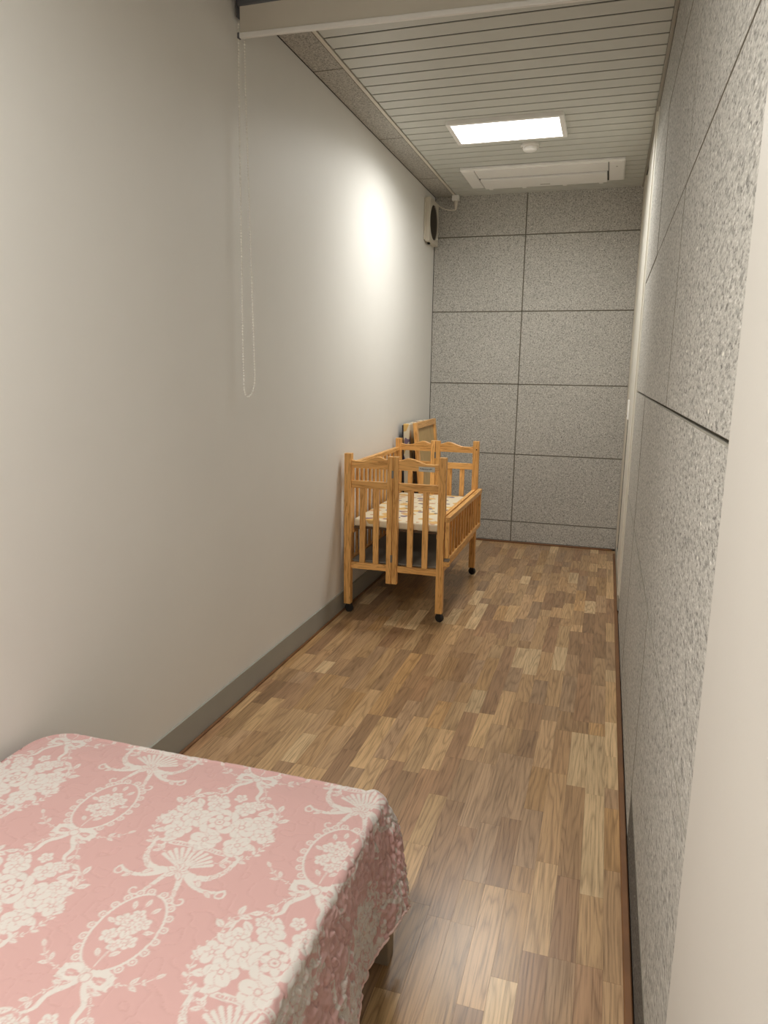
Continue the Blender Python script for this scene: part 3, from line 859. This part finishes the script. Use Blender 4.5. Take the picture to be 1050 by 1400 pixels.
XL, XR, YT, ZT = 0.040, 1.012, 1.486, 0.440
st_ = 0.0025
us = np.arange(XL-0.13, XR+0.296, st_)
ts = np.concatenate([np.arange(BYN-0.02, 0.45, 0.012), np.arange(0.45, YT+0.250, st_)])
U, V = np.meshgrid(us, ts)
rho = np.where(U < 0.5, 0.085, 0.035)
bx_, by_ = np.clip(U, XL+rho, XR-rho), np.minimum(V, YT-rho)
ex, ey = U-bx_, V-by_
d2 = np.hypot(ex, ey)
dp = (np.abs(ex)**3.2 + np.abs(ey)**3.2)**(1/3.2)
bl_ = np.clip((d2-rho-0.02)/0.12, 0, 1); bl_ = bl_*bl_*(3-2*bl_)
dist = d2*(1-bl_) + dp*bl_; safe = np.maximum(dist, 1e-9); nx, ny = ex/np.maximum(d2, 1e-9), ey/np.maximum(d2, 1e-9)
r = np.maximum(dist-rho, 0); dx = ex
R = 0.018; th = math.radians(81); r0 = R*th
rc = np.minimum(r, r0)
h = R*np.sin(rc/R) + np.maximum(r-r0, 0)*math.cos(th)
drop = R*(1-np.cos(rc/R)) + np.maximum(r-r0, 0)*math.sin(th)
cor = np.clip(2*np.abs(nx*ny), 0, 1)*(nx > 0)
h = h + 0.014*np.sin(V*15+0.7+U*3)*np.clip(r/0.26, 0, 1)**2*(nx > 0.3) + 0.030*cor*np.clip(r/0.10, 0, 1)
PX = bx_ + nx*(np.minimum(dist, rho) + h*np.where(nx < 0, 0.30, 1.0))
PY = by_ + ny*(np.minimum(dist, rho) + h)
PZ = ZT - drop + 0.012*cor*np.exp(-r/0.03)*(dist > rho*0.3)
PX = np.maximum(PX, 0.012)
PZ = PZ + 0.006*(vnoise(U, V, 0.22, 3)-0.5)*np.clip(1-r/0.05, 0, 1) - 0.004*np.clip(1-np.minimum(np.minimum(U-XL, XR-U), YT-V)/0.08, 0, 1)*(r == 0)
# quilting: meandering stitch grooves between puffs
wob = 0.010*(vnoise(U, V, 0.03, 21)-0.5)
F = vnoise(U+wob, V-wob, 0.021, 5) - 0.5
G = vnoise(U, V, 0.0105, 9) - 0.5
side = np.clip(r/0.05, 0, 1)
puff = np.clip(np.abs(F)/0.11, 0, 1)**0.7
amp = 0.0011 + 0.0042*side
dispv = amp*(puff-1) + side*0.0075*G
Pt = np.stack([PX, PY, PZ], -1)
tu = np.gradient(Pt, axis=1); tv = np.gradient(Pt, axis=0)
nn = np.cross(tu, tv); nn /= np.maximum(np.linalg.norm(nn, axis=-1, keepdims=True), 1e-12)
Pt = Pt + nn*dispv[..., None]
Pt[..., 0] = np.maximum(Pt[..., 0], 0.011)
# print lookup: one bouquet centre lies at (0.703, 1.254)
tx = ((U-0.703)*1000) % TX; ty = ((V-1.254)*1000) % TY
ix, iy = np.floor(tx).astype(int), np.floor(ty).astype(int); fx, fy = tx-ix, ty-iy
tg = lambda a, b: tile[b % TY, a % TX]
cov = (tg(ix, iy)*(1-fx)+tg(ix+1, iy)*fx)*(1-fy) + (tg(ix, iy+1)*(1-fx)+tg(ix+1, iy+1)*fx)*fy
thread = np.clip(1-np.abs(F)/0.018, 0, 1)*0.35
pink, white, thr = np.array(lin(197, 158, 153)[:3]), np.array(lin(206, 199, 192)[:3]), np.array(lin(176, 138, 130)[:3])
colr = pink*(1-cov[..., None]) + white*cov[..., None]
colr = colr*(1-thread[..., None]) + thr*thread[..., None]
ny_, nx_ = U.shape
me = bpy.data.meshes.new('quilt')
idx = np.arange(ny_*nx_).reshape(ny_, nx_)
quads = np.stack([idx[:-1, :-1], idx[:-1, 1:], idx[1:, 1:], idx[1:, :-1]], -1).reshape(-1, 4)
me.vertices.add(ny_*nx_); me.vertices.foreach_set('co', Pt.reshape(-1).astype(np.float32))
me.loops.add(quads.size); me.loops.foreach_set('vertex_index', quads.reshape(-1).astype(np.int32))
me.polygons.add(len(quads)); me.polygons.foreach_set('loop_start', (np.arange(len(quads))*4).astype(np.int32))
me.polygons.foreach_set('use_smooth', np.ones(len(quads), bool))
me.update(calc_edges=True)
ca = me.color_attributes.new('print', 'FLOAT_COLOR', 'POINT')
ca.data.foreach_set('color', np.concatenate([colr, np.ones((ny_, nx_, 1))], -1).reshape(-1).astype(np.float32))
m, nt, b = newmat('quilt_cloth')
a_ = N(nt, 'ShaderNodeAttribute', attribute_name='print')
nt.links.new(a_.outputs['Color'], b.inputs['Base Color'])
b.inputs['Roughness'].default_value = 0.85; b.inputs['Specular IOR Level'].default_value = 0.2
b.inputs['Sheen Weight'].default_value = 0.25; b.inputs['Sheen Roughness'].default_value = 0.5
quilt = link('quilt', me, (0, 0, 0), None, m)
tag(quilt, 'pink quilt with white floral urn print spread over the bed', 'quilt')
hem = [tuple(p) for p in Pt[::1, -1][np.r_[0:70:4, 70:len(ts):3]]] + [tuple(p) for p in Pt[-1, ::-1][::3]]
link('hem_binding', tube_mesh(hem, 0.0035, 6), (0, 0, 0), quilt, flat('hem_cloth', (222, 190, 182), 0.85))
